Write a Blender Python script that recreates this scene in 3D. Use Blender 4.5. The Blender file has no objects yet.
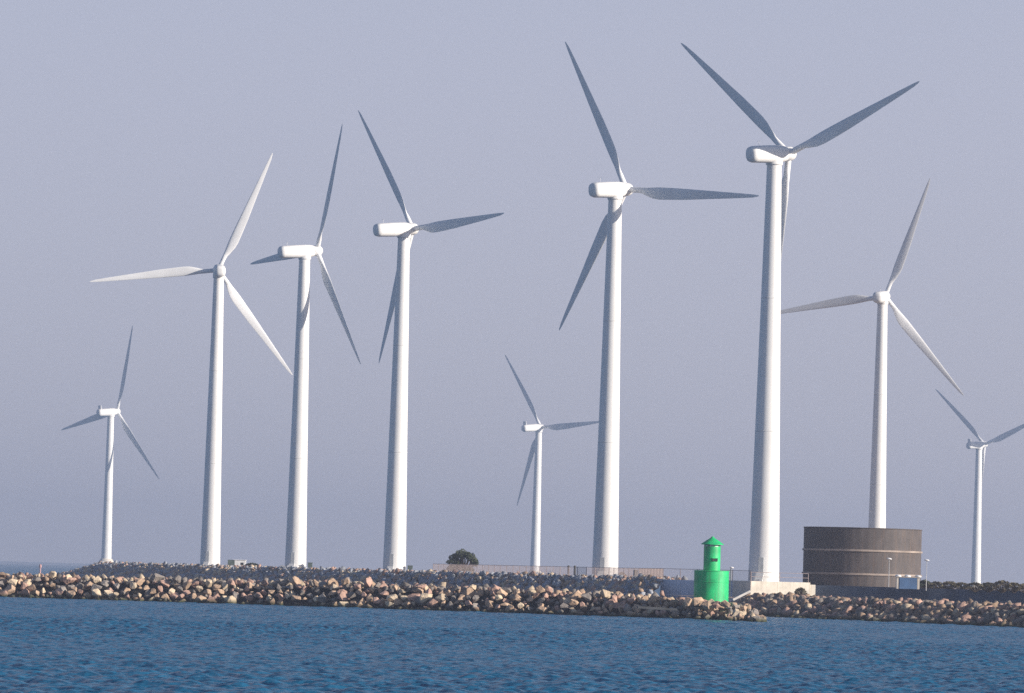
import bpy, bmesh, math, random
import numpy as np
from mathutils import Vector, Matrix
R = math.radians
random.seed(7)
rng = np.random.default_rng(7)
S = bpy.context.scene
C = S.collection

# ---------------------------------------------------------------- camera, world, sun, exposure
EYE = 3.6
cd = bpy.data.cameras.new('camera')
cam = bpy.data.objects.new('camera', cd); C.objects.link(cam)
cd.sensor_width = 36.0
cd.lens = 5100 / 1024 * 36.0
cd.clip_start = 1.0
cd.clip_end = 120000
PITCH, ROLL = R(2.565), R(1.6)
CM = Matrix.Rotation(math.pi / 2 + PITCH, 3, 'X') @ Matrix.Rotation(ROLL, 3, 'Z')
cam.matrix_world = Matrix.Translation((0, 0, EYE)) @ CM.to_4x4()
S.camera = cam

SUN_AZ, SUN_EL = R(112.5), R(17.5)         # azimuth clockwise from the view direction (+Y)
sdir = Vector((math.sin(SUN_AZ) * math.cos(SUN_EL), math.cos(SUN_AZ) * math.cos(SUN_EL), math.sin(SUN_EL)))
sl = bpy.data.lights.new('sun', 'SUN'); sl.energy = 4.4; sl.angle = R(0.5); sl.color = (1.0, 0.90, 0.78)
so = bpy.data.objects.new('sun', sl); C.objects.link(so)
so.rotation_euler = sdir.to_track_quat('Z', 'Y').to_euler()
so.location = (300, -100, 200)

w = bpy.data.worlds.new('World'); S.world = w; w.use_nodes = True
nt = w.node_tree; nt.nodes.clear()
sky = nt.nodes.new('ShaderNodeTexSky'); sky.sky_type = 'NISHITA'; sky.sun_disc = False
sky.sun_elevation = SUN_EL; sky.sun_rotation = SUN_AZ
sky.altitude = 0; sky.air_density = 1.0; sky.dust_density = 1.2; sky.ozone_density = 2.5
tint = nt.nodes.new('ShaderNodeMix'); tint.data_type = 'RGBA'; tint.blend_type = 'MULTIPLY'
tint.inputs['Factor'].default_value = 1.0
tint.inputs['B'].default_value = (0.60, 0.62, 0.70, 1)
bgn = nt.nodes.new('ShaderNodeBackground'); bgn.inputs['Strength'].default_value = 0.10
wo = nt.nodes.new('ShaderNodeOutputWorld')
# dusty haze layer low in the sky, thinning out with height
tcw = nt.nodes.new('ShaderNodeTexCoord'); sepw = nt.nodes.new('ShaderNodeSeparateXYZ')
mrw = nt.nodes.new('ShaderNodeMapRange'); mrw.interpolation_type = 'SMOOTHSTEP'
mrw.inputs[1].default_value = 0.08; mrw.inputs[2].default_value = 0.34; mrw.inputs[3].default_value = 0.92; mrw.inputs[4].default_value = 0.0
hzm = nt.nodes.new('ShaderNodeMix'); hzm.data_type = 'RGBA'; hzm.inputs['B'].default_value = (3.05, 3.2, 4.0, 1)
hcol = nt.nodes.new('ShaderNodeValToRGB')
hcol.color_ramp.elements[0].color = (3.25, 3.3, 3.95, 1); hcol.color_ramp.elements[1].color = (3.3, 3.46, 4.35, 1); hcol.color_ramp.elements[1].position = 0.115
nt.links.new(sepw.outputs[2], hcol.inputs[0]); nt.links.new(hcol.outputs[0], hzm.inputs['B'])
nt.links.new(tcw.outputs['Generated'], sepw.inputs[0]); nt.links.new(sepw.outputs[2], mrw.inputs[0])
nt.links.new(mrw.outputs[0], hzm.inputs['Factor'])
nt.links.new(sky.outputs[0], tint.inputs['A']); nt.links.new(tint.outputs['Result'], hzm.inputs['A']); nt.links.new(hzm.outputs['Result'], bgn.inputs[0])
nt.links.new(bgn.outputs[0], wo.inputs[0])

S.view_settings.view_transform = 'Standard'
S.view_settings.look = 'None'
S.view_settings.exposure = 0.6
S.view_settings.gamma = 1.0
S.view_settings.use_curve_mapping = False
S.render.filter_size = 2.9
S.cycles.use_denoising = False
S.cycles.sample_clamp_direct = 4.0
S.cycles.sample_clamp_indirect = 3.0
S.cycles.max_bounces = 6
S.cycles.volume_bounces = 1
S.cycles.transparent_max_bounces = 16

# ---------------------------------------------------------------- helpers
F_PX = 5100.0
def at(px, py, d):
    """world point seen at photo pixel (px, py) at depth d (metres along +Y)"""
    v = CM @ Vector(((px - 512) / F_PX, (346.5 - py) / F_PX, -1.0))
    return Vector((0, 0, EYE)) + v * (d / v.y)
def hy(px):                               # photo row of the horizon at column px
    return 575.1 + (px - 512) * math.tan(ROLL)
def gx(px, d):
    return at(px, hy(px), d).x

def tag(o, label=None, cat=None, group=None, kind=None):
    if label: o['label'] = label
    if cat: o['category'] = cat
    if group: o['group'] = group
    if kind: o['kind'] = kind
    return o
def empty(name, loc, rz=0):
    o = bpy.data.objects.new(name, None); C.objects.link(o)
    o.location = loc; o.rotation_euler = (0, 0, rz); o.empty_display_size = 0.5
    return o
def link(name, me, mats, parent=None, loc=None):
    o = bpy.data.objects.new(name, me); C.objects.link(o)
    if mats is not None:
        for m in (mats if isinstance(mats, (list, tuple)) else [mats]): me.materials.append(m)
    if parent is not None: o.parent = parent
    if loc is not None: o.location = loc
    return o
def bm_obj(name, bm, mat, parent=None, loc=None, smooth=False):
    bmesh.ops.recalc_face_normals(bm, faces=bm.faces)
    me = bpy.data.meshes.new(name); bm.to_mesh(me); bm.free()
    if smooth:
        me.polygons.foreach_set('use_smooth', [True] * len(me.polygons))
        me.set_sharp_from_angle(angle=R(38))
    return link(name, me, mat, parent, loc)
def np_mesh(name, V, Q):
    """mesh from numpy verts (n,3) and faces (m,k)"""
    me = bpy.data.meshes.new(name)
    k = Q.shape[1]
    me.vertices.add(len(V)); me.vertices.foreach_set('co', np.ascontiguousarray(V, dtype=np.float32).ravel())
    me.loops.add(Q.size); me.loops.foreach_set('vertex_index', np.ascontiguousarray(Q, dtype=np.int32).ravel())
    me.polygons.add(len(Q))
    me.polygons.foreach_set('loop_start', np.arange(0, Q.size, k, dtype=np.int32))
    me.polygons.foreach_set('loop_total', np.full(len(Q), k, dtype=np.int32))
    me.update(calc_edges=True)
    return me
def add_box(bm, cx, cy, cz, sx, sy, sz, rz=0.0, bev=0.0):
    m = Matrix.Translation((cx, cy, cz)) @ Matrix.Rotation(rz, 4, 'Z') @ Matrix.Diagonal((sx, sy, sz, 1))
    r = bmesh.ops.create_cube(bm, size=1.0, matrix=m)
    if bev > 0:
        es = list({e for v in r['verts'] for e in v.link_edges})
        bmesh.ops.bevel(bm, geom=es, offset=bev, segments=2, affect='EDGES', profile=0.5)
def add_lathe(bm, prof, n=32, mat=None, cap=True):
    """prof: list of (radius, z)"""
    rings = []
    for r, z in prof:
        rings.append([bm.verts.new((r * math.cos(2 * math.pi * i / n), r * math.sin(2 * math.pi * i / n), z)) for i in range(n)])
    for a, b in zip(rings, rings[1:]):
        for i in range(n):
            bm.faces.new((a[i], a[(i + 1) % n], b[(i + 1) % n], b[i]))
    if cap:
        bm.faces.new(rings[0][::-1]); bm.faces.new(rings[-1])
    if mat is not None:
        bmesh.ops.transform(bm, matrix=mat, verts=[v for rg in rings for v in rg])
def add_bar(bm, p, q, r, n=6):
    p, q = Vector(p), Vector(q); d = q - p; L = d.length
    m = Matrix.Translation(p) @ d.to_track_quat('Z', 'Y').to_matrix().to_4x4()
    add_lathe(bm, [(r, 0), (r, L)], n, m)

# ---------------------------------------------------------------- materials
def mat(name, col, rough=0.6, noise=None, metal=0.0, spec=0.5, bump=None):
    """procedural: base colour varied by a noise texture: noise = (scale, amount)"""
    m = bpy.data.materials.new(name); m.use_nodes = True
    n = m.node_tree.nodes; l = m.node_tree.links
    b = n['Principled BSDF']
    b.inputs['Roughness'].default_value = rough
    b.inputs['Metallic'].default_value = metal
    b.inputs['Specular IOR Level'].default_value = spec
    sc, am = noise or (2.0, 0.12)
    tc = n.new('ShaderNodeNewGeometry')
    tx = n.new('ShaderNodeTexNoise'); tx.inputs['Scale'].default_value = sc; tx.inputs['Detail'].default_value = 6
    l.new(tc.outputs['Position'], tx.inputs['Vector'])
    mx = n.new('ShaderNodeMix'); mx.data_type = 'RGBA'
    mx.inputs['A'].default_value = tuple(c * (1 - am) for c in col) + (1,)
    mx.inputs['B'].default_value = tuple(min(1, c * (1 + am)) for c in col) + (1,)
    mr = n.new('ShaderNodeMapRange'); mr.inputs[1].default_value = 0.3; mr.inputs[2].default_value = 0.7
    l.new(tx.outputs['Fac'], mr.inputs[0]); l.new(mr.outputs[0], mx.inputs['Factor'])
    l.new(mx.outputs['Result'], b.inputs['Base Color'])
    if bump:
        bp = n.new('ShaderNodeBump'); bp.inputs['Strength'].default_value = bump[1]
        t2 = n.new('ShaderNodeTexNoise'); t2.inputs['Scale'].default_value = bump[0]; t2.inputs['Detail'].default_value = 8
        l.new(tc.outputs['Position'], t2.inputs['Vector'])
        l.new(t2.outputs['Fac'], bp.inputs['Height']); l.new(bp.outputs[0], b.inputs['Normal'])
    return m

def rock_mat(name, cols, island=False):
    """granite: colour drawn per stone from cols, speckle, dark weed and wet up to the tide line"""
    m = bpy.data.materials.new(name); m.use_nodes = True
    n = m.node_tree.nodes; l = m.node_tree.links
    b = n['Principled BSDF']; b.inputs['Roughness'].default_value = 0.85; b.inputs['Specular IOR Level'].default_value = 0.25
    g = n.new('ShaderNodeNewGeometry')
    if island: rnd = g.outputs['Random Per Island']
    else: rnd = n.new('ShaderNodeObjectInfo').outputs['Random']
    cr = n.new('ShaderNodeValToRGB'); cr.color_ramp.interpolation = 'CONSTANT' if island else 'LINEAR'
    el = cr.color_ramp.elements
    while len(el) < len(cols): el.new(0.5)
    for i, c in enumerate(cols):
        el[i].position = i / len(cols) if island else i / max(1, len(cols) - 1); el[i].color = c + (1,)
    l.new(rnd, cr.inputs[0])
    tx = n.new('ShaderNodeTexNoise'); tx.inputs['Scale'].default_value = 1.6; tx.inputs['Detail'].default_value = 10; tx.inputs['Roughness'].default_value = 0.7
    l.new(g.outputs['Position'], tx.inputs['Vector'])
    mr = n.new('ShaderNodeMapRange'); mr.inputs[1].default_value = 0.3; mr.inputs[2].default_value = 0.7; mr.inputs[3].default_value = 0.62; mr.inputs[4].default_value = 1.25
    l.new(tx.outputs['Fac'], mr.inputs[0])
    mu = n.new('ShaderNodeMix'); mu.data_type = 'RGBA'; mu.blend_type = 'MULTIPLY'; mu.inputs['Factor'].default_value = 1
    l.new(cr.outputs[0], mu.inputs['A']); l.new(mr.outputs[0], mu.inputs['B'])
    sp = n.new('ShaderNodeSeparateXYZ'); l.new(g.outputs['Position'], sp.inputs[0])
    ad = n.new('ShaderNodeMath'); ad.operation = 'MULTIPLY_ADD'; ad.inputs[1].default_value = -0.55; 
    l.new(tx.outputs['Fac'], ad.inputs[0]); l.new(sp.outputs[2], ad.inputs[2])
    wr = n.new('ShaderNodeMapRange'); wr.inputs[1].default_value = -0.15; wr.inputs[2].default_value = 0.25; wr.inputs[3].default_value = 1; wr.inputs[4].default_value = 0
    l.new(ad.outputs[0], wr.inputs[0])
    wm = n.new('ShaderNodeMix'); wm.data_type = 'RGBA'; wm.inputs['B'].default_value = (0.045, 0.052, 0.026, 1)
    l.new(wr.outputs[0], wm.inputs['Factor']); l.new(mu.outputs['Result'], wm.inputs['A'])
    l.new(wm.outputs['Result'], b.inputs['Base Color'])
    bp = n.new('ShaderNodeBump'); bp.inputs['Strength'].default_value = 0.5; bp.inputs['Distance'].default_value = 0.15
    t2 = n.new('ShaderNodeTexNoise'); t2.inputs['Scale'].default_value = 5; t2.inputs['Detail'].default_value = 8
    l.new(g.outputs['Position'], t2.inputs['Vector']); l.new(t2.outputs['Fac'], bp.inputs['Height']); l.new(bp.outputs[0], b.inputs['Normal'])
    return m

RIP = 2.9
def water_mat():
    m = bpy.data.materials.new('sea_water'); m.use_nodes = True
    n = m.node_tree.nodes; l = m.node_tree.links
    b = n['Principled BSDF']
    b.inputs['Base Color'].default_value = (0.015, 0.112, 0.22, 1)
    b.inputs['Roughness'].default_value = 0.32; b.inputs['IOR'].default_value = 1.333; b.inputs['Specular IOR Level'].default_value = 0.62
    g = n.new('ShaderNodeNewGeometry')
    # capillary ripples: small random slopes added to the wave normal
    tx = n.new('ShaderNodeTexNoise'); tx.inputs['Scale'].default_value = 2.6; tx.inputs['Detail'].default_value = 4; tx.inputs['Roughness'].default_value = 0.65
    l.new(g.outputs['Position'], tx.inputs['Vector'])
    a = n.new('ShaderNodeVectorMath'); a.operation = 'SUBTRACT'; a.inputs[1].default_value = (0.5, 0.5, 0.5); l.new(tx.outputs['Color'], a.inputs[0])
    k = n.new('ShaderNodeVectorMath'); k.operation = 'MULTIPLY'; k.inputs[1].default_value = (RIP, RIP, 0.0); l.new(a.outputs[0], k.inputs[0])
    p = n.new('ShaderNodeVectorMath'); p.operation = 'ADD'; l.new(k.outputs[0], p.inputs[0]); l.new(g.outputs['Normal'], p.inputs[1])
    q = n.new('ShaderNodeVectorMath'); q.operation = 'NORMALIZE'; l.new(p.outputs[0], q.inputs[0])
    l.new(q.outputs[0], b.inputs['Normal'])
    return m

M_WHITE = mat('turbine_white_paint', (0.80, 0.80, 0.79), 0.42, (0.25, 0.035))
M_BLADE = mat('blade_gelcoat', (0.78, 0.79, 0.80), 0.6, (0.4, 0.04))
M_SEAM = mat('flange_grey', (0.68, 0.68, 0.67), 0.5)
M_DOOR = mat('door_grey', (0.52, 0.54, 0.55), 0.5)
M_CONC = mat('pale_concrete', (0.74, 0.68, 0.58), 0.85, (0.9, 0.16), bump=(3, 0.2))
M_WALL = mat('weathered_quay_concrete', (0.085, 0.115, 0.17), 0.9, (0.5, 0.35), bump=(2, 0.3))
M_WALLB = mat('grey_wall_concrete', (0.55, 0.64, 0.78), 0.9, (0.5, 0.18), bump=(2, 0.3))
M_GREEN = mat('green_marine_paint', (0.012, 0.52, 0.17), 0.5, (1.2, 0.22))
M_DARK = mat('dark_opening', (0.015, 0.02, 0.02), 0.4)
M_GALV = mat('galvanised_wire', (0.36, 0.29, 0.28), 0.6, metal=0.0)
M_POST = mat('weathered_post', (0.10, 0.10, 0.09), 0.8)
M_CAB = mat('green_grey_cabinet', (0.09, 0.12, 0.11), 0.6)
M_LAMP = mat('white_lamp_housing', (0.82, 0.82, 0.82), 0.35)
M_POLE = mat('lamp_pole_grey', (0.45, 0.46, 0.48), 0.5)
M_BLUE = mat('blue_sheet', (0.075, 0.15, 0.29), 0.5, (1.5, 0.2))
M_BAND = mat('pale_rim', (0.34, 0.28, 0.24), 0.8, (0.8, 0.3))  # tank rings, coloured paler than the shell
M_CREAM = mat('cream_panel', (0.62, 0.57, 0.50), 0.6)
M_BARK = mat('bark', (0.07, 0.05, 0.035), 0.9, (4, 0.3))
M_LEAF = mat('dark_foliage', (0.045, 0.060, 0.030), 0.7, (1.0, 0.45))
M_LEAF2 = mat('dry_foliage', (0.13, 0.115, 0.075), 0.7, (0.8, 0.4))
M_SOIL = mat('dry_ground', (0.26, 0.20, 0.17), 0.95, (0.4, 0.35), bump=(2, 0.5))
M_CORE = mat('gap_shade_core', (0.03, 0.028, 0.026), 0.95, (1.2, 0.4), bump=(2, 0.8))  # near-black colour stands in for deep shade between the stones
M_PINK = mat('faded_red_paint', (0.50, 0.30, 0.30), 0.6)
M_SLABD = mat('dark_slab', (0.07, 0.075, 0.08), 0.9, (1.5, 0.3))
M_SLAB = mat('bleached_slab', (0.62, 0.58, 0.54), 0.85)
M_SEA = water_mat()
TAN, PINK, GREY, CREAM = (0.42, 0.30, 0.21), (0.43, 0.28, 0.22), (0.26, 0.23, 0.205), (0.56, 0.45, 0.32)
TAN, PINK, GREY, CREAM = (tuple(v * 1.2 for v in c) for c in (TAN, PINK, GREY, CREAM))
BLG = (0.36, 0.38, 0.42)
def sc3(c, k): return tuple(x * k for x in c)
M_ROCK = {'tan': rock_mat('tan_granite', [sc3(TAN, .8), sc3(TAN, 1.2)]),
          'pinkish': rock_mat('pinkish_granite', [sc3(PINK, .8), sc3(PINK, 1.2)]),
          'grey': rock_mat('grey_granite', [sc3(GREY, .7), sc3(GREY, 1.15)]),
          'cream': rock_mat('cream_granite', [sc3(CREAM, .85), sc3(CREAM, 1.15)])}
M_RUBBLE = rock_mat('mixed_granite', [sc3(TAN, .8), sc3(GREY, .8), sc3(PINK, .8), sc3(GREY, .6), sc3(CREAM, .85), sc3(TAN, .6), PINK], True)
M_RUBBLE3 = rock_mat('gap_shade_granite', [sc3(TAN, .9), sc3(GREY, .9), sc3(PINK, .9), sc3(GREY, .65), sc3(CREAM, .9)], True)  # filler stone tones darkened to paint extra shade into the gaps between boulders
M_RUBBLE2 = rock_mat('mixed_grey_granite', [sc3(BLG, .9), sc3(TAN, .9), BLG, sc3(PINK, .95), sc3(BLG, .7), sc3(CREAM, 1.0), sc3(BLG, 1.1)], True)

def weathered(m, rust, amt):
    """vertical streaks of salt and rust running down a painted surface"""
    n = m.node_tree.nodes; l = m.node_tree.links; b = n['Principled BSDF']
    src = b.inputs['Base Color'].links[0].from_socket
    g = n.new('ShaderNodeNewGeometry'); mp = n.new('ShaderNodeMapping'); mp.inputs['Scale'].default_value = (4.5, 4.5, 0.35)
    l.new(g.outputs['Position'], mp.inputs[0])
    t = n.new('ShaderNodeTexNoise'); t.inputs['Scale'].default_value = 1.0; t.inputs['Detail'].default_value = 5; l.new(mp.outputs[0], t.inputs['Vector'])
    r = n.new('ShaderNodeMapRange'); r.inputs[1].default_value = 0.52; r.inputs[2].default_value = 0.75; r.inputs[4].default_value = amt; l.new(t.outputs['Fac'], r.inputs[0])
    x = n.new('ShaderNodeMix'); x.data_type = 'RGBA'; x.inputs['B'].default_value = rust + (1,)
    l.new(r.outputs[0], x.inputs['Factor']); l.new(src, x.inputs['A']); l.new(x.outputs['Result'], b.inputs['Base Color'])
weathered(M_GREEN, (0.10, 0.16, 0.09), 0.55)
weathered(M_CONC, (0.34, 0.28, 0.20), 0.5)
weathered(M_WALLB, (0.22, 0.24, 0.26), 0.6)
weathered(M_WHITE, (0.55, 0.52, 0.47), 0.16)
def tank_mat():
    m = mat('rusty_brown_steel', (0.088, 0.076, 0.074), 0.75, (0.6, 0.22))
    n = m.node_tree.nodes; l = m.node_tree.links; b = n['Principled BSDF']
    g = n.new('ShaderNodeTexCoord'); s = n.new('ShaderNodeSeparateXYZ'); l.new(g.outputs['Object'], s.inputs[0])
    a = n.new('ShaderNodeMath'); a.operation = 'ARCTAN2'; l.new(s.outputs[1], a.inputs[0]); l.new(s.outputs[0], a.inputs[1])
    mu = n.new('ShaderNodeMath'); mu.operation = 'MULTIPLY'; mu.inputs[1].default_value = 44; l.new(a.outputs[0], mu.inputs[0])
    si = n.new('ShaderNodeMath'); si.operation = 'SINE'; l.new(mu.outputs[0], si.inputs[0])
    bp = n.new('ShaderNodeBump'); bp.inputs['Strength'].default_value = 0.13; bp.inputs['Distance'].default_value = 0.05
    l.new(si.outputs[0], bp.inputs['Height']); l.new(bp.outputs[0], b.inputs['Normal'])
    return m
M_TANK = tank_mat(); weathered(M_TANK, (0.20, 0.13, 0.09), 0.45)

# ---------------------------------------------------------------- sea
def build_sea():
    rows = np.concatenate([np.arange(60, 120, 0.5), np.arange(120, 330, 0.21), np.arange(330, 560, 0.4), 560 * (7000 / 560) ** (np.linspace(0, 1, 420) ** 1.0)])
    a = np.linspace(R(-8.5), R(8.5), 760)
    D, A = np.meshgrid(rows, a, indexing='ij')
    X = D * np.tan(A); Y = D
    Z = np.zeros_like(X)
    step = np.maximum(np.gradient(rows), rows * (a[1] - a[0]))[:, None]
    r2 = np.random.default_rng(3)
    wind = R(205)
    for i in range(110):
        lam = 0.35 * (3.6 / 0.35) ** (r2.random() ** 1.1)
        th = wind + r2.normal(0, 1.0)
        k = 2 * math.pi / lam
        amp = 0.0068 * lam ** 0.75 * (0.6 + 0.8 * r2.random()) * (1.0 if lam < 1.6 else (1.6 / lam) ** 1.0)
        ph = k * (X * math.cos(th) + Y * math.sin(th)) + r2.random() * 6.283
        fade = np.clip((lam / step - 2.2) / 2.0, 0, 1)
        Z += amp * fade * np.sin(ph + 0.35 * np.sin(ph))
    # patches of ruffled and calmer water
    g = 0.85 + 0.3 * np.sin(X * 0.05 + Y * 0.021 + 1.3 * np.sin(Y * 0.013)) * np.sin(Y * 0.034 - X * 0.03)
    Z *= g
    n, c = X.shape
    V = np.stack([X, Y, Z], -1).reshape(-1, 3)
    idx = np.arange(n * c).reshape(n, c)
    Q = np.stack([idx[:-1, :-1], idx[:-1, 1:], idx[1:, 1:], idx[1:, :-1]], -1).reshape(-1, 4)
    me = np_mesh('sea', V, Q)
    me.polygons.foreach_set('use_smooth', np.ones(len(Q), dtype=bool))
    o = link('sea', me, M_SEA); tag(o, 'choppy blue sea in front of and behind the breakwater', None, None, 'structure')
    bm = bmesh.new()
    L = 60000
    vs = [bm.verts.new(p) for p in ((-L, -400, -0.5), (L, -400, -0.5), (L, L, -0.5), (-L, L, -0.5))]
    bm.faces.new(vs)
    o = bm_obj('open_sea', bm, M_SEA); tag(o, 'open sea reaching to the horizon', None, None, 'structure')
build_sea()

# ---------------------------------------------------------------- land
CREST = [(88, 1010), (100, 975), (150, 905), (208, 846), (290, 788), (390, 731), (500, 680), (604, 642), (638, 622), (659, 601)]
crest = [Vector((gx(p, d), d, 3.45)) for p, d in CREST]
crest[0].z = 2.6
wallL = [Vector((gx(660.5, 600.5), 600.5, 0)), Vector((gx(751, 592), 592, 0))]
wallR = [Vector((gx(808, 596), 596, 0)), Vector((gx(1024, 576), 576, 0)), Vector((gx(1500, 540), 540, 0))]
SHORE = [(700, 560), (768, 528), (896, 503), (1024, 477), (1500, 384)]
shore = [Vector((gx(p, d), d, 0)) for p, d in SHORE]

bm = bmesh.new()
poly = [Vector((c.x + 0.2, c.y + 0.2, 3.4)) for c in crest] + [Vector((p.x + .05, p.y + .05, 3.4)) for p in wallL] + [Vector((p.x + .05, p.y + .05, 3.4)) for p in wallR] + [Vector((400, 420, 3.4)), Vector((400, 1000, 3.4)), Vector((-60, 1080, 3.4))]
vs = [bm.verts.new(p) for p in poly]; f = bm.faces.new(vs)
bmesh.ops.triangulate(bm, faces=[f])
o = bm_obj('ground', bm, M_SOIL); tag(o, 'flat dry ground of the landfill behind the rocks', None, None, 'structure')

def strip(name, A, B, m, label, kind='structure'):
    bm = bmesh.new()
    va = [bm.verts.new(p) for p in A]; vb = [bm.verts.new(p) for p in B]
    for i in range(len(A) - 1): bm.faces.new((va[i], va[i + 1], vb[i + 1], vb[i]))
    o = bm_obj(name, bm, m); tag(o, label, None, None, kind); return o
def offs(pts, dist, z):
    out = []
    for i, p in enumerate(pts):
        a = pts[max(0, i - 1)]; b = pts[min(len(pts) - 1, i + 1)]
        t = Vector((b.x - a.x, b.y - a.y, 0)).normalized()
        out.append(Vector((p.x + t.y * dist, p.y - t.x * dist, z)))
    return out
foot = offs(crest, 7.0, -0.6); foot[-1] = Vector((crest[-1].x - 2.5, 590, -0.6))
foot[0].x -= 5; foot[0].y += 5
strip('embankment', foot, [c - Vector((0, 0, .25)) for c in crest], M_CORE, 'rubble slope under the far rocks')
sh = [Vector((s.x, s.y, -0.5)) for s in shore]
btop = offs(shore, -5.4, 1.7)
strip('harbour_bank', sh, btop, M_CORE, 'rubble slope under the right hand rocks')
bback = [Vector((gx(661, 599.8), 599.8, 2.0)), Vector((gx(750, 588), 588, 2.0)), Vector((gx(880, 585), 585, 2.0)), Vector((gx(1024, 572.5), 572.5, 2.0)), Vector((gx(1500, 539), 539, 2.0))]
strip('quay_ground', btop, [b - Vector((0, 0, .2)) for b in bback], M_SOIL, 'level rubble ground in front of the dark quay wall')

# ---------------------------------------------------------------- rocks
def rock_variant(seed, n=16, bev=0.05):
    r = random.Random(seed)
    bm = bmesh.new()
    for _ in range(n):
        v = Vector((r.gauss(0, 1), r.gauss(0, 1), r.gauss(0, 1))).normalized() * (0.82 + 0.36 * r.random())
        bm.verts.new((v.x * 0.56, v.y * 0.46, v.z * 0.40))
    h = bmesh.ops.convex_hull(bm, input=bm.verts)
    junk = [g for g in h['geom_interior'] if isinstance(g, bmesh.types.BMVert)]
    if junk: bmesh.ops.delete(bm, geom=junk, context='VERTS')
    if bev:
        bmesh.ops.dissolve_limit(bm, angle_limit=R(14), verts=bm.verts, edges=bm.edges)
        bmesh.ops.bevel(bm, geom=list(bm.edges), offset=bev, segments=1, affect='EDGES')
        bmesh.ops.triangulate(bm, faces=bm.faces)
    bmesh.ops.recalc_face_normals(bm, faces=bm.faces)
    return bm
NV = 9
def hull_np(seed, n):
    bm = rock_variant(seed, n, 0); bmesh.ops.triangulate(bm, faces=bm.faces)
    bm.verts.ensure_lookup_table(); bm.verts.index_update()
    V = np.array([v.co[:] for v in bm.verts]); T = np.array([[v.index for v in f.verts] for f in bm.faces]); bm.free()
    return V, T
LOW = [hull_np(500 + i, 12) for i in range(12)]
def rot_np():
    q = rng.normal(size=4); q /= np.linalg.norm(q); a, b, c, d = q
    return np.array([[1 - 2 * (c * c + d * d), 2 * (b * c - a * d), 2 * (b * d + a * c)], [2 * (b * c + a * d), 1 - 2 * (b * b + d * d), 2 * (c * d - a * b)], [2 * (b * d - a * c), 2 * (c * d + a * b), 1 - 2 * (b * b + c * c)]])
def rubble(name, spots, m, label, cat=None, kind='stuff'):
    Vs, Ts, o = [], [], 0
    for (x, y, z, s) in spots:
        V, T = LOW[rng.integers(len(LOW))]
        Vs.append((V * s) @ rot_np().T + np.array([x, y, z])); Ts.append(T + o); o += len(V)
    ob = link(name, np_mesh(name, np.concatenate(Vs), np.concatenate(Ts)), m)
    return tag(ob, label, cat, None, kind)
def surf_spots(A, B, step, size, zt, jit=0.35, rows=None, lift=0.0):
    """jittered spots on the strip between polylines A (foot) and B (top); zt(t) -> height"""
    out = []
    for i in range(len(A) - 1):
        L = max((A[i + 1] - A[i]).length, (B[i + 1] - B[i]).length)
        W = ((A[i] - B[i]).length + (A[i + 1] - B[i + 1]).length) / 2
        nu, nv = max(1, int(L / step)), rows or max(1, int(W / step))
        for u in range(nu):
            for v in range(nv + 1):
                fu = (u + rng.uniform(-jit, jit) + .5) / nu; fv = min(1.03, max(0, (v + rng.uniform(-jit, jit)) / nv))
                p = A[i].lerp(A[i + 1], fu).lerp(B[i].lerp(B[i + 1], fu), fv)
                out.append((p.x, p.y, p.z + lift + rng.uniform(-.1, .18), size * rng.choice([0.6, 0.8, 1.0, 1.0, 1.25, 1.5])))
    return out

spots = surf_spots(foot, crest, 0.8, 0.78, None)
spots += [(p[0], p[1], p[2] + 0.05, p[3] * 0.8) for p in surf_spots(crest, offs(crest, -3.0, 3.5), 1.1, 0.8, None)]
# rocks closing the right end of the far embankment
for _ in range(16):
    k = rng.random() ** 1.8
    spots.append((crest[-1].x + rng.uniform(-2.6, 0.5), 600 - 9 * k, 3.5 - 2.7 * k + rng.uniform(-.15, .2), rng.uniform(.5, 1.0)))
rubble('shore_rocks', spots, M_RUBBLE2, 'far embankment of grey and tan rocks below the turbines, mostly in shade')
spots = surf_spots(sh, btop, .85, .95, None) + surf_spots(btop, offs(shore, -10, 1.8), 1.0, .85, None)
rubble('quay_rocks', spots, M_RUBBLE, 'bank of dull brown rocks below the dark quay wall at right')

# front breakwater: every big boulder is an object of its own
BW = [(-420, 520), (-150, 511), (0, 508), (130, 504), (256, 499), (400, 489), (512, 482), (620, 475), (700, 470), (752, 466)]
bw = [Vector((gx(p, d), d, 0)) for p, d in BW]
def crest_z(px):
    return float(np.interp(px, [-500, 0, 300, 345, 400, 560, 640, 665, 690, 735, 752], [2.1, 2.1, 2.1, 2.35, 2.1, 2.05, 1.75, 1.6, 1.55, 1.3, 0.9]))
def bw_point(px, t):
    """t: 0 waterline, 1 front edge of the crest, 1.6 back edge"""
    d = float(np.interp(px, [p for p, _ in BW], [q for _, q in BW]))
    cz = crest_z(px)
    dd = 3.6 * t if t <= 1 else 3.6 + (t - 1) * 4
    z = cz * min(1, t)
    return Vector((gx(px, d + dd), d + dd, z))
bm = bmesh.new(); prev = None
for px in list(range(-420, 752, 18)) + [752]:
    q = [bw_point(px, 0) + Vector((0, -.3, -.6)), bw_point(px, 1) - Vector((0, 0, .35)), bw_point(px, 1.7) - Vector((0, 0, .35)), bw_point(px, 1.7) + Vector((0, 4, -3.0))]
    cur = [bm.verts.new(p) for p in q]
    if prev:
        for i in range(3): bm.faces.new((prev[i], cur[i], cur[i + 1], prev[i + 1]))
    prev = cur
bm.faces.new(prev)
o = bm_obj('breakwater', bm, M_CORE); tag(o, 'rubble core of the low breakwater, blackened as shade in the gaps', None, None, 'structure')

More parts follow.
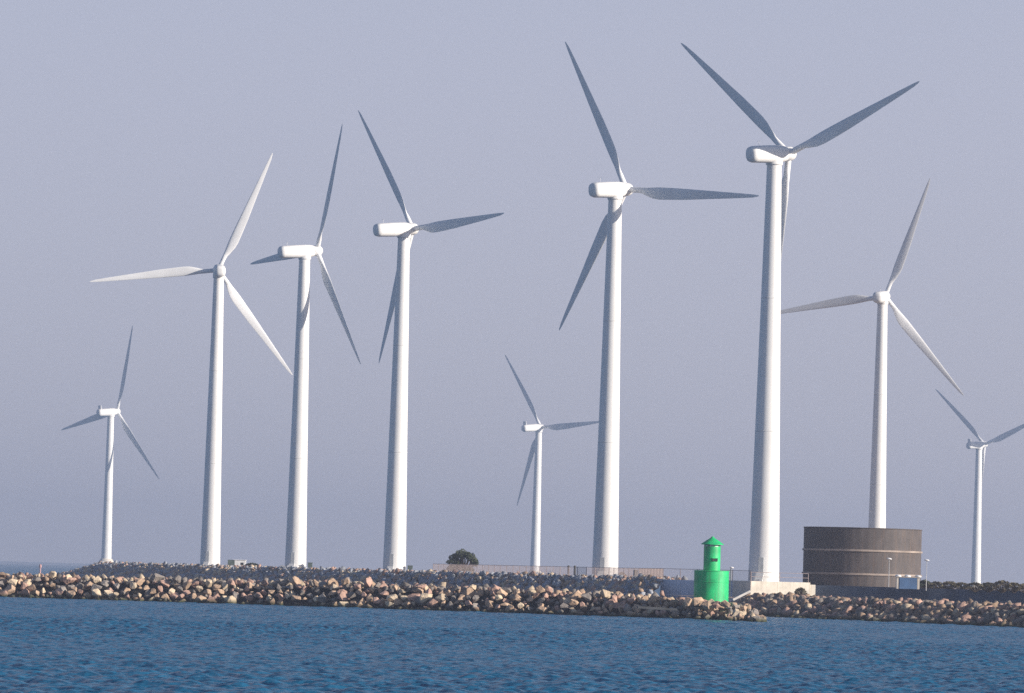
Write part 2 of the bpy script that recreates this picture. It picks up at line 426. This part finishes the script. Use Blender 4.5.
SECT = [(70, 'under the open sea at far left'), (165, 'under the small turbine at far left'), (255, 'under the leftmost large turbine'), (345, 'under the second large turbine from left'), (430, 'under the third large turbine from left'),
        (500, 'under the round dark tree'), (570, 'under the small turbine near the middle'), (640, 'under the large turbine left of the lighthouse'), (692, 'just left of the green lighthouse'), (732, 'at the foot of the green lighthouse'), (800, 'at the right tip, past the lighthouse')]
cands = []
MPP = 10.2
for ri, (t, row) in enumerate([(0.02, 'waterline'), (0.28, 'lower'), (0.54, 'middle'), (0.80, 'middle'), (1.02, 'crest'), (1.35, 'back'), (1.75, 'back')]):
    px = -410.0 + 4 * (ri % 2)
    while px < 757:
        s = float(rng.choice([0.45, 0.6, 0.76, 0.9, 1.04, 1.3], p=[.14, .2, .24, .2, .14, .08]))
        p = bw_point(px, max(0, t + rng.uniform(-.10, .10)))
        if px > 640 and row == 'crest': s *= 0.85
        cands.append([px, p, s, row]); px += s * MPP * rng.uniform(0.72, 0.98)
# tip and lighthouse footing
for _ in range(26):
    px = rng.uniform(735, 766); dd = rng.uniform(0, 4)
    cands.append([px, Vector((gx(px, 459 + dd), 459 + dd, rng.uniform(0.0, 0.9) * max(.15, (768 - px) / 30))), rng.uniform(.6, 1.1), 'waterline' if dd < 1.5 else 'middle'])
for px, py, d, s in ((703, 604, 470, 1.0), (711, 604.5, 469.8, .95), (719, 605, 469.8, 1.0), (688, 603, 468.8, 1.1), (697, 604, 468.5, 1.2), (706, 606, 468.3, 1.0), (715, 604, 468.5, 1.15), (725, 606, 468.4, 1.05)):
    cands.append([px, at(px, py, d), s, 'crest'])
# a stack of tawny boulders standing proud of the crest
for px, py, d, s in ((346, 584, 512, 1.5), (352, 589, 511, 1.25), (341, 590, 511, 1.2), (349, 596, 510, 1.5), (356, 596, 510.5, 1.1)):
    cands.append([px, at(px, py, d), s, 'crest'])
seen = [c for c in cands if -6 < c[0] < 770 and c[3] != 'back']
seen.sort(key=lambda c: -c[2] * (1.0 if c[3] != 'waterline' else 0.85))
big = seen[:300]; ids = {id(c) for c in big}
rest = [c for c in cands if id(c) not in ids]
protos = {}
for k, cn in enumerate(M_ROCK):
    for i in range(NV):
        b = rock_variant(40 + i * 7 + k, 11 + (i % 3) * 2, 0.022)
        me = bpy.data.meshes.new('boulder'); b.to_mesh(me); b.free(); me.materials.append(M_ROCK[cn]); protos[cn, i] = me
for c in big:
    px, p, s, row = c
    cn = str(rng.choice(['tan', 'pinkish', 'grey', 'cream'], p=[.36, .26, .2, .18]))
    o = bpy.data.objects.new('boulder', protos[cn, int(rng.integers(NV))]); C.objects.link(o)
    o.location = p + Vector((0, rng.uniform(-.5, .1), rng.uniform(-.10, .22)))
    o.rotation_euler = (rng.uniform(-.6, .6), rng.uniform(-.6, .6), rng.uniform(0, 6.28))
    o.scale = (s * rng.uniform(.9, 1.15), s * rng.uniform(.9, 1.15), s * rng.uniform(.9, 1.25))
    sec = next(t for lim, t in SECT if px < lim)
    where = {'waterline': 'at the waterline', 'lower': 'low in the pile', 'middle': 'midway up the pile', 'crest': 'on top of the pile'}[row]
    tag(o, '%s boulder %s %s' % (cn, where, sec), 'boulder', 'boulders of the front breakwater')
rubble('breakwater_rocks', [(p.x, p.y, p.z, s * 1.05) for _, p, s, _ in rest], M_RUBBLE3, 'smaller mixed rocks packed between the boulders of the front breakwater')

# ---------------------------------------------------------------- turbines
def blade_bm(Lb):
    """span along +Z from the rotor axis, leading edge -X, nose side +Y"""
    bm = bmesh.new(); n = 18
    st = [(0.030, .74, 1.0, 0), (0.09, .72, 1.0, 0), (0.125, .80, .85, 15), (0.16, 1.08, .48, 15), (0.215, 1.50, .31, 14), (0.26, 1.62, .26, 12), (0.33, 1.56, .22, 9), (0.45, 1.42, .20, 6), (0.6, 1.12, .18, 3.5), (0.75, .84, .17, 2), (0.88, .58, .16, 1), (0.955, .40, .15, 0), (0.99, .20, .15, 0), (1.0, .07, .2, 0)]
    k = Lb / 21.7; rings = []
    for f, c, th, tw in st:
        c *= k; rg = []
        le = 0.5 if th > .95 else (0.5 - 0.2 * min(1, (1 - th) / .7))
        for i in range(n):
            a = 2 * math.pi * i / n
            x = math.cos(a) * 0.5; y = math.sin(a) * 0.5 * th
            if th < .95: y *= (0.55 - 0.45 * math.cos(a - math.pi) * -1) if False else (1.0 - 0.55 * (x + .5))
            xx = (x + 0.5 - le) * c; yy = y * c
            t = R(tw)
            # leading edge (-x) turned towards +y
            rg.append(bm.verts.new((xx * math.cos(t) + yy * math.sin(t), -xx * math.sin(t) + yy * math.cos(t), f * Lb)))
        rings.append(rg)
    for a, b in zip(rings, rings[1:]):
        for i in range(n): bm.faces.new((a[i], a[(i + 1) % n], b[(i + 1) % n], b[i]))
    bm.faces.new(rings[0][::-1]); bm.faces.new(rings[-1])
    return bm
def loft(bm, secs, n=32, p=2.7):
    rings = []
    for y, hw, hh, zc in secs:
        rg = []
        for i in range(n):
            a = 2 * math.pi * i / n; ca, sa = math.cos(a), math.sin(a)
            rg.append(bm.verts.new((hw * math.copysign(abs(ca) ** (2 / p), ca), y, zc + hh * math.copysign(abs(sa) ** (2 / p), sa))))
        rings.append(rg)
    for a, b in zip(rings, rings[1:]):
        for i in range(n): bm.faces.new((a[i], a[(i + 1) % n], b[(i + 1) % n], b[i]))
    bm.faces.new(rings[0][::-1]); bm.faces.new(rings[-1])
TILT = R(5)
def turbine(hub_px, hub_py, d, yaw, theta, label, group, Lb=21.7, zbase=3.4, r0=1.70, r1=0.86, ks=1.0, offshore=False, over=2.2):
    """hub_px/py: rotor centre in the photo. yaw: nose azimuth from +Y towards +X. theta: first blade, clockwise as seen from behind"""
    ya = R(yaw); over *= ks
    a = Vector((math.sin(ya) * math.cos(TILT), math.cos(ya) * math.cos(TILT), math.sin(TILT)))
    hub = at(hub_px, hub_py, d)
    tx, ty = hub.x - a.x * over, hub.y - a.y * over
    axz = hub.z - a.z * over                     # rotor axis height above the tower
    root = empty('wind_turbine', (tx, ty, zbase)); tag(root, label, 'wind turbine', group)
    zt = axz - zbase - 1.35 * ks
    # tower
    bm = bmesh.new(); prof = []
    zlo = 0.0
    if offshore: zlo = 5.6
    for i in range(13):
        f = i / 12; prof.append((r0 + (r1 - r0) * f ** 0.93, zlo + (zt - zlo) * f))
    add_lathe(bm, prof, 48)
    tw = bm_obj('tower', bm, M_WHITE, root, smooth=True)
    for fr in ((0.36, 0.68) if not offshore else ()):
        bm = bmesh.new(); r = r0 + (r1 - r0) * fr ** .93
        add_lathe(bm, [(r + .002, fr * zt - .05), (r + .022, fr * zt - .04), (r + .022, fr * zt + .04), (r + .002, fr * zt + .05)], 48)
        bm_obj('flange', bm, M_SEAM, tw)
    if not offshore:
        ang = R(-104)
        bm = bmesh.new(); rr = r0 - .01
        add_box(bm, rr * math.cos(ang), rr * math.sin(ang), 1.9, .06, .6, 1.75, ang, .01)
        dr = bm_obj('door', bm, M_DOOR, tw)
        bm = bmesh.new()
        for i in range(4): add_box(bm, (rr + .35 + .28 * (3 - i)) * math.cos(ang), (rr + .35 + .28 * (3 - i)) * math.sin(ang), .12 + .26 * i, .3, .9, .26, ang)
        bm_obj('steps', bm, M_SEAM, tw)
    else:
        bm = bmesh.new()
        add_lathe(bm, [(2.6, -1.0), (2.6, 2.2), (3.9, 3.0), (3.9, 3.4), (2.9, 4.6), (2.35, 5.5), (2.2, 5.6)], 40)
        bm_obj('foundation', bm, M_CONC, root, smooth=True)
    # collar
    bm = bmesh.new(); add_lathe(bm, [(r1 + .02, zt), (r1 * 1.16, zt + .12), (r1 * 1.16, zt + .75 * ks)], 36)
    bm_obj('yaw_collar', bm, M_WHITE, root, smooth=True)
    Rn = Matrix.Rotation(-ya, 4, 'Z') @ Matrix.Rotation(TILT, 4, 'X')
    base0 = Matrix.Translation((0, 0, axz - zbase)) @ Rn
    base = base0 @ Matrix.Translation((0, over - 2.2 * ks, 0))      # nacelle and hub slide with the overhang
    bm = bmesh.new()
    loft(bm, [(-4.66, .30, .34, .02), (-4.58, .62, .66, .01), (-4.38, .83, .86, 0), (-4.0, .95, .97, 0), (-1.5, 1.02, 1.03, 0), (.4, 1.0, 1.02, 0), (1.1, .92, .94, 0), (1.45, .80, .82, 0), (1.52, .70, .72, 0)])
    bmesh.ops.transform(bm, matrix=base @ Matrix.Scale(ks, 4), verts=bm.verts)
    nac = bm_obj('nacelle', bm, M_WHITE, root, smooth=True)
    bm = bmesh.new()
    if offshore:
        add_box(bm, 0, -3.85, 1.35, 1.1, .16, 1.1, 0, .03); add_box(bm, 0, -3.6, 1.1, .2, .5, .5)
    else:
        add_bar(bm, (.3, -3.3, .95), (.3, -3.3, 1.55), .02); add_bar(bm, (.05, -3.3, 1.52), (.55, -3.3, 1.52), .018)
    bmesh.ops.transform(bm, matrix=base @ Matrix.Scale(ks, 4), verts=bm.verts)
    bm_obj('weather_mast', bm, M_WHITE, nac)
    bm = bmesh.new()
    Y = Matrix.Rotation(-math.pi / 2, 4, 'X')     # lathe z -> +y
    add_lathe(bm, [(.60, 1.54), (.78, 1.58), (.84, 1.85), (.84, 2.45), (.76, 2.72), (.55, 2.95), (.2, 3.06)], 36, Y)
    bmesh.ops.transform(bm, matrix=base @ Matrix.Scale(ks, 4), verts=bm.verts)
    bm_obj('hub', bm, M_WHITE, root, smooth=True)
    me = None
    for k in range(3):
        if me is None:
            b = bm_obj('blade', blade_bm(Lb), M_BLADE, root, smooth=True); me = b.data
        else:
            b = link('blade', me, None, root)
        b.matrix_local = base0 @ Matrix.Translation((0, over, 0)) @ Matrix.Rotation(R(theta + 120 * k), 4, 'Y')
    return root
G1 = 'large wind turbines along the shore'; G2 = 'smaller looking wind turbines far out at sea'
turbine(218.4, 270.0, 857, -6, 22.8, 'leftmost large white turbine, seen from behind with one blade pointing level left', G1)
turbine(317.0, 250.8, 800, 58, 26.5, 'large white turbine with long side-on nacelle, second large one from the left', G1)
turbine(412.6, 229.0, 743, 51.7, -34, 'large white turbine left of the round tree, one blade raised to the right', G1, over=1.55)
turbine(626.3, 189.4, 655, 41, -26.3, 'large white turbine left of the green lighthouse with one blade level to the right', G1)
turbine(788.8, 153.8, 596, 45, -50.3, 'tallest white turbine on a pale concrete block, two blades spread up in a V', G1, zbase=3.68, over=2.5, r0=1.82)
turbine(885.3, 296.4, 884, 16, 20.6, 'white turbine rising behind the round brown tank', G1, Lb=22.0)
fo = dict(Lb=36.2, zbase=0.0, r0=2.05, r1=1.3, ks=1.5, offshore=True)
turbine(117.2, 411.6, 2044, 45, 18, 'small distant turbine at far left with flared white foundation behind the rocks', G2, **fo)
turbine(541.0, 427.3, 2083, 46.6, -33.8, 'small distant turbine left of the large turbine by the lighthouse', G2, over=.8, **fo)
turbine(984.6, 444.5, 2137, 49, -49.5, 'small pale distant turbine cut by the right edge of the picture', G2, **fo)

# ---------------------------------------------------------------- quay walls, block, tank
def wall(name, pts, z0, z1, th, m, label):
    """upright wall: front line pts, thickness th to the back"""
    bm = bmesh.new(); bk = offs(pts, -th, 0)
    A = [bm.verts.new((p.x, p.y, z0)) for p in pts]; B = [bm.verts.new((p.x, p.y, z1)) for p in pts]
    D = [bm.verts.new((p.x, p.y, z1)) for p in bk]; E_ = [bm.verts.new((p.x, p.y, z0)) for p in bk]
    for i in range(len(pts) - 1):
        bm.faces.new((A[i], A[i + 1], B[i + 1], B[i])); bm.faces.new((B[i], B[i + 1], D[i + 1], D[i])); bm.faces.new((D[i], D[i + 1], E_[i + 1], E_[i]))
    bm.faces.new((A[0], B[0], D[0], E_[0])); bm.faces.new((A[-1], B[-1], D[-1], E_[-1]))
    o = bm_obj(name, bm, m); tag(o, label, 'wall'); return o
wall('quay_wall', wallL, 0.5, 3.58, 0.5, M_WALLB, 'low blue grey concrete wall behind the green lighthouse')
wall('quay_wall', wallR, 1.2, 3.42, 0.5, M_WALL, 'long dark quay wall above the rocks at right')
bm = bmesh.new()
x0, x1 = gx(750.5, 589), gx(811.5, 589)
ra = R(20); bl = (x1 - x0) / math.cos(ra); c_, s_ = math.cos(ra), math.sin(ra)
def blk(u, v): return (x0 + u * c_ - v * s_, 588.6 + u * s_ + v * c_)
add_box(bm, *blk(bl / 2, 4.5), (1.2 + 3.69) / 2, bl, 9, 2.49, ra, .04)
add_box(bm, *blk(bl + .36, .8), 2.6, .7, 1.4, 1.7, ra, .05)
o = bm_obj('concrete_block', bm, M_CONC); tag(o, 'long cream concrete block under the tallest turbine', 'concrete block')

tx_, td = gx(861.5, 612), 612
tr = 117.5 / F_PX * 612 / 2
tk = empty('storage_tank', (tx_, td, 3.3)); tag(tk, 'round dark brown steel tank with two pale bands and flat top', 'tank')
ztop = at(862, 527.8, td - 5).z - 3.3
bm = bmesh.new(); add_lathe(bm, [(tr, 0), (tr, ztop)], 96, cap=False)
bm_obj('shell', bm, M_TANK, tk, smooth=True)
bm = bmesh.new(); add_lathe(bm, [(tr + .05, ztop - .10), (tr + .08, ztop), (tr - .1, ztop + .01), (.3, ztop + .02)], 96)
bm_obj('roof', bm, M_TANK, tk, smooth=True)
for zz in (at(862, 550.5, td - tr).z - 3.3, at(862, 574.2, td - tr).z - 3.3):
    bm = bmesh.new(); add_lathe(bm, [(tr + .01, zz - .12), (tr + .14, zz - .11), (tr + .14, zz + .11), (tr + .01, zz + .12)], 96, cap=False)
    bm_obj('band', bm, M_BAND, tk, smooth=True)

# ---------------------------------------------------------------- green lighthouse
ld = 472
lb = at(710.9, 602, ld); kk = ld / F_PX
lh = empty('lighthouse', lb); tag(lh, 'small bright green harbour lighthouse on the tip of the breakwater', 'lighthouse')
rd, rc = 17.4 * kk, 8.4 * kk
h1, h2, h3 = 31.3 * kk, 57.2 * kk, 65 * kk
bm = bmesh.new(); add_lathe(bm, [(rd, -.12), (rd, h1 - .05), (rd + .035, h1 - .05), (rd + .035, h1), (rc * .9, h1 + .03)], 64)
dm = bm_obj('drum', bm, M_GREEN, lh, smooth=True)
bm = bmesh.new(); add_lathe(bm, [(rd + .003, h1 * .62), (rd + .03, h1 * .625), (rd + .03, h1 * .645), (rd + .003, h1 * .65)], 64, cap=False)
bm_obj('weld_ring', bm, M_GREEN, dm)
bm = bmesh.new(); add_lathe(bm, [(rc, h1 + .02), (rc, h2 - .18)], 48)
cl = bm_obj('column', bm, M_GREEN, lh, smooth=True)
bm = bmesh.new(); add_lathe(bm, [(rc * .88, h2 - .19), (rc * .88, h2 + .04)], 40)
bm_obj('lantern', bm, M_SEAM, lh, smooth=True)
bm = bmesh.new()
for i in range(8):
    a = 2 * math.pi * i / 8 + .2; add_bar(bm, (rc * .95 * math.cos(a), rc * .95 * math.sin(a), h2 - .2), (rc * .95 * math.cos(a), rc * .95 * math.sin(a), h2 + .03), .04)
bm_obj('lantern_bars', bm, M_GREEN, lh)
bm = bmesh.new(); re = 11.3 * kk
add_lathe(bm, [(re, h2 + .0), (re, h2 + .06), (rc * .95, h2 + .28), (rc * .3, h3 - .12), (.16, h3 - .05), (.12, h3 + .02), (.03, h3 + .05)], 48)
bm_obj('roof', bm, M_GREEN, lh, smooth=True)
wa = R(-72)
bm = bmesh.new(); add_box(bm, (rc - .02) * math.cos(wa), (rc - .02) * math.sin(wa), 42.0 * kk, .14, .52, .27, wa)
wf = bm_obj('window', bm, M_DARK, cl)
bm = bmesh.new(); add_box(bm, (rc + .04) * math.cos(wa), (rc + .04) * math.sin(wa), 42.0 * kk + .17, .2, .6, .06, wa)
bm_obj('window_hood', bm, M_GREEN, wf)
bm = bmesh.new()
for s in (-.17, .17): add_bar(bm, (rd + .12, s - .2, -.3), (rd + .12, s - .2, h1 + .25), .022)
for i in range(9): add_bar(bm, (rd + .12, -.37, i * h1 / 9 + .1), (rd + .12, -.03, i * h1 / 9 + .1), .015)
bm_obj('ladder', bm, M_POST, lh)
bm = bmesh.new()
add_box(bm, 0, 0, 0, 1.9, .5, .22, 0, .03)
o = bm_obj('concrete_slab', bm, M_SLAB); a_ = at(741, 595.5, 481); o.location = a_; o.rotation_euler = (0, R(-27), R(15))
tag(o, 'tilted pale slab lying on the rocks right of the lighthouse', 'slab')
bm = bmesh.new(); add_box(bm, 0, 0, 0, 3.6, .9, .22, 0, .03)
o = bm_obj('concrete_slab', bm, M_SLABD); o.location = at(657, 608.5, 465.6); o.rotation_euler = (0, R(2), R(3))
tag(o, 'flat dark grey slab among rocks left of the lighthouse', 'slab')

# ---------------------------------------------------------------- fence
FEN = [(433, 722), (500, 686), (560, 661), (604, 647), (639, 626), (663, 602.6), (750, 593.2)]
fp = [Vector((gx(p, d), d, 3.45)) for p, d in FEN]
def fence(name, pts, h, wire, label):
    root = empty(name, pts[0]); tag(root, label, 'fence'); o0 = Vector(pts[0])
    segs = []
    for a, b in zip(pts, pts[1:]):
        n = max(1, round((b - a).length / 3.0))
        segs += [(a.lerp(b, i / n), a.lerp(b, (i + 1) / n)) for i in range(n)]
    me = None
    for a in [s[0] for s in segs] + [segs[-1][1]]:
        if me is None:
            bm = bmesh.new(); add_bar(bm, (0, 0, -.2), (0, 0, h + .04), .04)
            p = bm_obj('post', bm, M_GALV, root); me = p.data
        else: p = link('post', me, None, root)
        p.location = a - o0
    bm = bmesh.new()
    for a, b in segs:
        a, b = a - o0, b - o0
        for z in ((h, .08) if wire else (h, h * .5)): add_bar(bm, a + Vector((0, 0, z)), b + Vector((0, 0, z)), .028, 5)
    bm_obj('rail', bm, M_GALV, root)
    if wire:
        V, Q, k = [], [], 0
        for a, b in segs:
            t = (b - a).normalized(); L = (b - a).length; nrm = Vector((-t.y, t.x, 0)); u = 0.0
            while u < L:
                c = a + t * u - o0
                for dx, dn in ((-.007, 0), (.007, 0), (0, .012)):
                    for z in (.06, h): V.append((c.x + t.x * dx + nrm.x * dn, c.y + t.y * dx + nrm.y * dn, c.z + z))
                Q += [(k, k + 2, k + 3, k + 1), (k + 2, k + 4, k + 5, k + 3), (k + 4, k, k + 1, k + 5)]; k += 6; u += .105
        link('wire_mesh', np_mesh('wire_mesh', np.array(V), np.array(Q)), M_GALV, root)
    return root
fence('wire_fence', fp, 1.42, True, 'long pale wire mesh fence standing above the far rocks')
bx = [Vector(blk(.15, .3) + (3.69,)), Vector(blk(bl - .15, .3) + (3.69,))]
fence('railing', bx, 1.02, False, 'thin railing along the front edge of the cream block')

# ---------------------------------------------------------------- plants
def leaf_cloud(nl, size, lobes, seed):
    r = np.random.default_rng(seed); V, Q = [], []
    for i in range(nl):
        cx, cy, cz, rx, ry, rz = lobes[r.integers(len(lobes))]
        v = r.normal(size=3); v /= np.linalg.norm(v); v *= r.random() ** 0.45
        p = np.array([cx + v[0] * rx, cy + v[1] * ry, cz + v[2] * rz])
        a = r.normal(size=3); a /= np.linalg.norm(a); b = np.cross(a, r.normal(size=3)); b /= np.linalg.norm(b)
        s = size * r.uniform(.6, 1.3); k = len(V)
        V += [p - a * s, p + b * s * .45, p + a * s, p - b * s * .45]; Q.append((k, k + 1, k + 2, k + 3))
    return np.array(V), np.array(Q)
def plant(name, loc, wd, ht, m, label, cat, group=None, seed=1, nl=1400, leaf=.16, crown='crown', stem='trunk'):
    root = empty(name, loc); tag(root, label, cat, group)
    r = random.Random(seed); lobes = []
    for i in range(30):
        q = -.42 + .84 * ((i * 7) % 30) / 29; x = q * wd; top = .86 * max(.3, 1 - (abs(q) / .50) ** 2) ** .55
        z = ht * (top * r.uniform(.88, 1.0) if i % 2 else r.uniform(.15, top))
        lobes.append((x, r.uniform(-.3, .3) * wd, z, wd * r.uniform(.10, .17), wd * .16, ht * r.uniform(.09, .14)))
    V, Q = leaf_cloud(nl, leaf, lobes, seed)
    V[:, 2] = np.maximum(V[:, 2], .02)
    link(crown, np_mesh(crown, V, Q), m, root)
    bm = bmesh.new()
    for l in lobes: add_bar(bm, (l[0] * .1, l[1] * .1, -.2), (l[0], l[1], l[2]), .03 * ht / 2 + .015, 5)
    bm_obj(stem, bm, M_BARK, root)
    return root
plant('tree', (gx(462.5, 760), 760, 3.4), 4.5, 4.0, M_LEAF, 'round dark tree alone behind the wire fence', 'tree', seed=4, nl=5200, leaf=.17)
plant('shrub', (gx(252, 870), 870, 3.4), 2.6, 1.1, M_LEAF, 'low green shrub beside the white hut', 'shrub', seed=6, nl=700, stem='stems', crown='foliage')
plant('shrub', (gx(622, 650), 650, 3.4), 1.2, 1.0, M_LEAF2, 'small dry shrub at the right foot of the turbine near the lighthouse', 'shrub', seed=8, nl=500, stem='stems', crown='foliage')
plant('shrub', (gx(800, 588.2), 586.8, 1.9), 1.5, 1.3, M_LEAF2, 'dry shrub in front of the right end of the cream block', 'shrub', seed=9, nl=700, leaf=.11, stem='stems', crown='foliage')
HL = ['dark brown shrub just right of the blue shed', 'first low dry bush of the hedge right of the blue shed', 'second low bush of the hedge, left of the far right turbine', 'low bush of the hedge close left of the far right turbine',
      'low bush of the hedge straight before the far right turbine', 'bush of the hedge just right of the far right turbine', 'taller dry bush of the hedge right of the far right turbine', 'low dry bush second from the right edge', 'low dry bush at the right edge of the picture']
for i, (px, wd, ht) in enumerate([(924.5, 1.5, 1.15), (936, 2.0, .95), (949, 2.3, 1.0), (962, 2.2, .9), (975, 2.4, .95), (989, 2.2, 1.0), (1002, 2.4, 1.3), (1014, 2.0, 1.05), (1027, 2.6, 1.0)]):
    d = 596 - i * 4
    plant('hedge_shrub', (gx(px, d), d, 3.35), wd, ht, M_LEAF if i == 0 else M_LEAF2, HL[i], 'shrub', 'hedge shrubs behind the dark quay wall', 20 + i, 800, .12, stem='stems', crown='foliage')

# ---------------------------------------------------------------- small things
def cabinet(px, d, wd, ht, label, m=M_CAB):
    r = empty('utility_cabinet', (gx(px, d), d, 3.4)); tag(r, label, 'cabinet', 'utility cabinets by the turbines')
    bm = bmesh.new(); add_box(bm, 0, 0, ht / 2 + .1, wd, .6, ht - .1, 0, .02); bm_obj('body', bm, m, r)
    bm = bmesh.new(); add_box(bm, 0, 0, ht + .09, wd + .12, .72, .08, 0, .02); bm_obj('roof', bm, m, r)
    bm = bmesh.new(); add_box(bm, 0, 0, .0, wd + .1, .7, .3); bm_obj('plinth', bm, M_WALLB, r)
cabinet(310, 797, .70, 1.15, 'dark cabinet at the right foot of the second large turbine from left')
cabinet(410, 741, .72, 1.05, 'dark cabinet at the right foot of the turbine nearest the round tree')
cabinet(636, 629, .42, 1.15, 'narrow dark cabinet behind the fence right of the turbine by the lighthouse')
def dpost(px, d, label):
    r = empty('wooden_post', (gx(px, d), d, 3.4)); tag(r, label, 'post', 'dark posts behind the fence')
    bm = bmesh.new(); add_bar(bm, (0, 0, -.2), (0, 0, 1.5), .13, 8); bm_obj('shaft', bm, M_POST, r)
    bm = bmesh.new(); add_lathe(bm, [(.16, 1.5), (.16, 1.6), (.03, 1.68)], 10); bm_obj('cap', bm, M_POST, r)
dpost(568.3, 664, 'left one of two dark posts behind the fence')
dpost(574.6, 662, 'right one of two dark posts behind the fence')
# hut
hd = 872
hut = empty('hut', (gx(237, hd), hd, 3.4)); tag(hut, 'small white hut with dark left end between the two leftmost large turbines', 'hut')
bm = bmesh.new(); add_box(bm, .55, 0, .7, 1.9, 1.6, 1.4, 0, .02); bm_obj('wall', bm, M_LAMP, hut)
bm = bmesh.new(); add_box(bm, -1.0, 0, .72, 1.15, 1.6, 1.5, 0, .02); bm_obj('annex', bm, M_CAB, hut)
bm = bmesh.new(); add_box(bm, .5, 0, 1.46, 2.15, 1.8, .1, 0, .02); bm_obj('roof', bm, M_LAMP, hut)
bm = bmesh.new(); add_box(bm, .9, -.81, .85, .5, .04, .4); bm_obj('window', bm, M_DARK, hut)
# blue shed
sd = 583
sh_ = empty('shed', (gx(907.5, sd), sd, 3.3)); tag(sh_, 'low blue shed with three white humps on its roof before the tank', 'shed')
zk = sd / F_PX
bm = bmesh.new(); add_box(bm, 0, 0, .62, 17.5 * zk, 1.6, 1.3, 0, .02); bm_obj('body', bm, M_BLUE, sh_)
for s in (-1, 1):
    bm = bmesh.new(); add_box(bm, s * 10.3 * zk, 0, .62, 2.2 * zk, 1.5, 1.3, 0, .01); bm_obj('side_panel', bm, M_CREAM, sh_)
bm = bmesh.new(); add_box(bm, 0, 0, 1.31, 24 * zk, 1.7, .06, 0, .01); bm_obj('roof', bm, M_CREAM, sh_)
for px in (898, 907.5, 918):
    bm = bmesh.new(); bmesh.ops.create_uvsphere(bm, u_segments=18, v_segments=10, radius=1.0)
    bmesh.ops.transform(bm, matrix=Matrix.Translation((gx(px, sd) - sh_.location.x, 0, 1.42)) @ Matrix.Rotation(R(6), 4, 'Y') @ Matrix.Diagonal((.38, .6, .17, 1)), verts=bm.verts)
    bm_obj('roof_hump', bm, M_LAMP, sh_, smooth=True)
# lamps
def lamp(px, py, d, label, w=.62, z0=3.35):
    h = at(px, py, d); r = empty('street_lamp', (h.x, d, z0)); tag(r, label, 'street lamp', 'street lamps on the quay')
    H = h.z - z0
    bm = bmesh.new(); add_lathe(bm, [(.05, -.2), (.04, H * .5), (.03, H)], 10); bm_obj('pole', bm, M_POLE, r)
    bm = bmesh.new(); bmesh.ops.create_uvsphere(bm, u_segments=18, v_segments=10, radius=1.0)
    bmesh.ops.transform(bm, matrix=Matrix.Translation((0, 0, H)) @ Matrix.Rotation(R(8), 4, 'Y') @ Matrix.Diagonal((w / 2, .22, .11, 1)), verts=bm.verts)
    bm_obj('lamp_head', bm, M_LAMP, r, smooth=True)
lamp(889.3, 558.8, 592, 'white headed street lamp in front of the brown tank')
lamp(926.8, 560.2, 584, 'white headed street lamp against the sky right of the tank')
lamp(731.8, 567.6, 604, 'white headed street lamp just right of the green lighthouse', .5)
# navigation spar
sp = empty('navigation_spar', (gx(40.5, 900), 900, 0)); tag(sp, 'thin faded red navigation spar in the water at far left', 'navigation mark')
bm = bmesh.new(); add_lathe(bm, [(.32, -.6), (.32, .5), (.16, .8), (.12, 2.6)], 14); bm_obj('spar', bm, M_PINK, sp, smooth=True)
bm = bmesh.new(); add_lathe(bm, [(.22, 2.6), (.22, 3.1), (.05, 3.2)], 14); bm_obj('topmark', bm, M_PINK, sp, smooth=True)

# ---------------------------------------------------------------- haze
bm = bmesh.new(); add_box(bm, 0, 4300, 54, 5200, 9000, 114)
hz = bpy.data.materials.new('haze_air'); hz.use_nodes = True
n = hz.node_tree.nodes; n.remove(n['Principled BSDF'])
pv = n.new('ShaderNodeVolumePrincipled'); pv.inputs['Color'].default_value = (0.68, 0.72, 0.85, 1); pv.inputs['Density'].default_value = 0.00021; pv.inputs['Anisotropy'].default_value = 0.3
hz.node_tree.links.new(pv.outputs[0], n['Material Output'].inputs['Volume'])
o = bm_obj('haze', bm, hz); tag(o, 'thin pale blue summer haze over the sea', None, None, 'stuff')
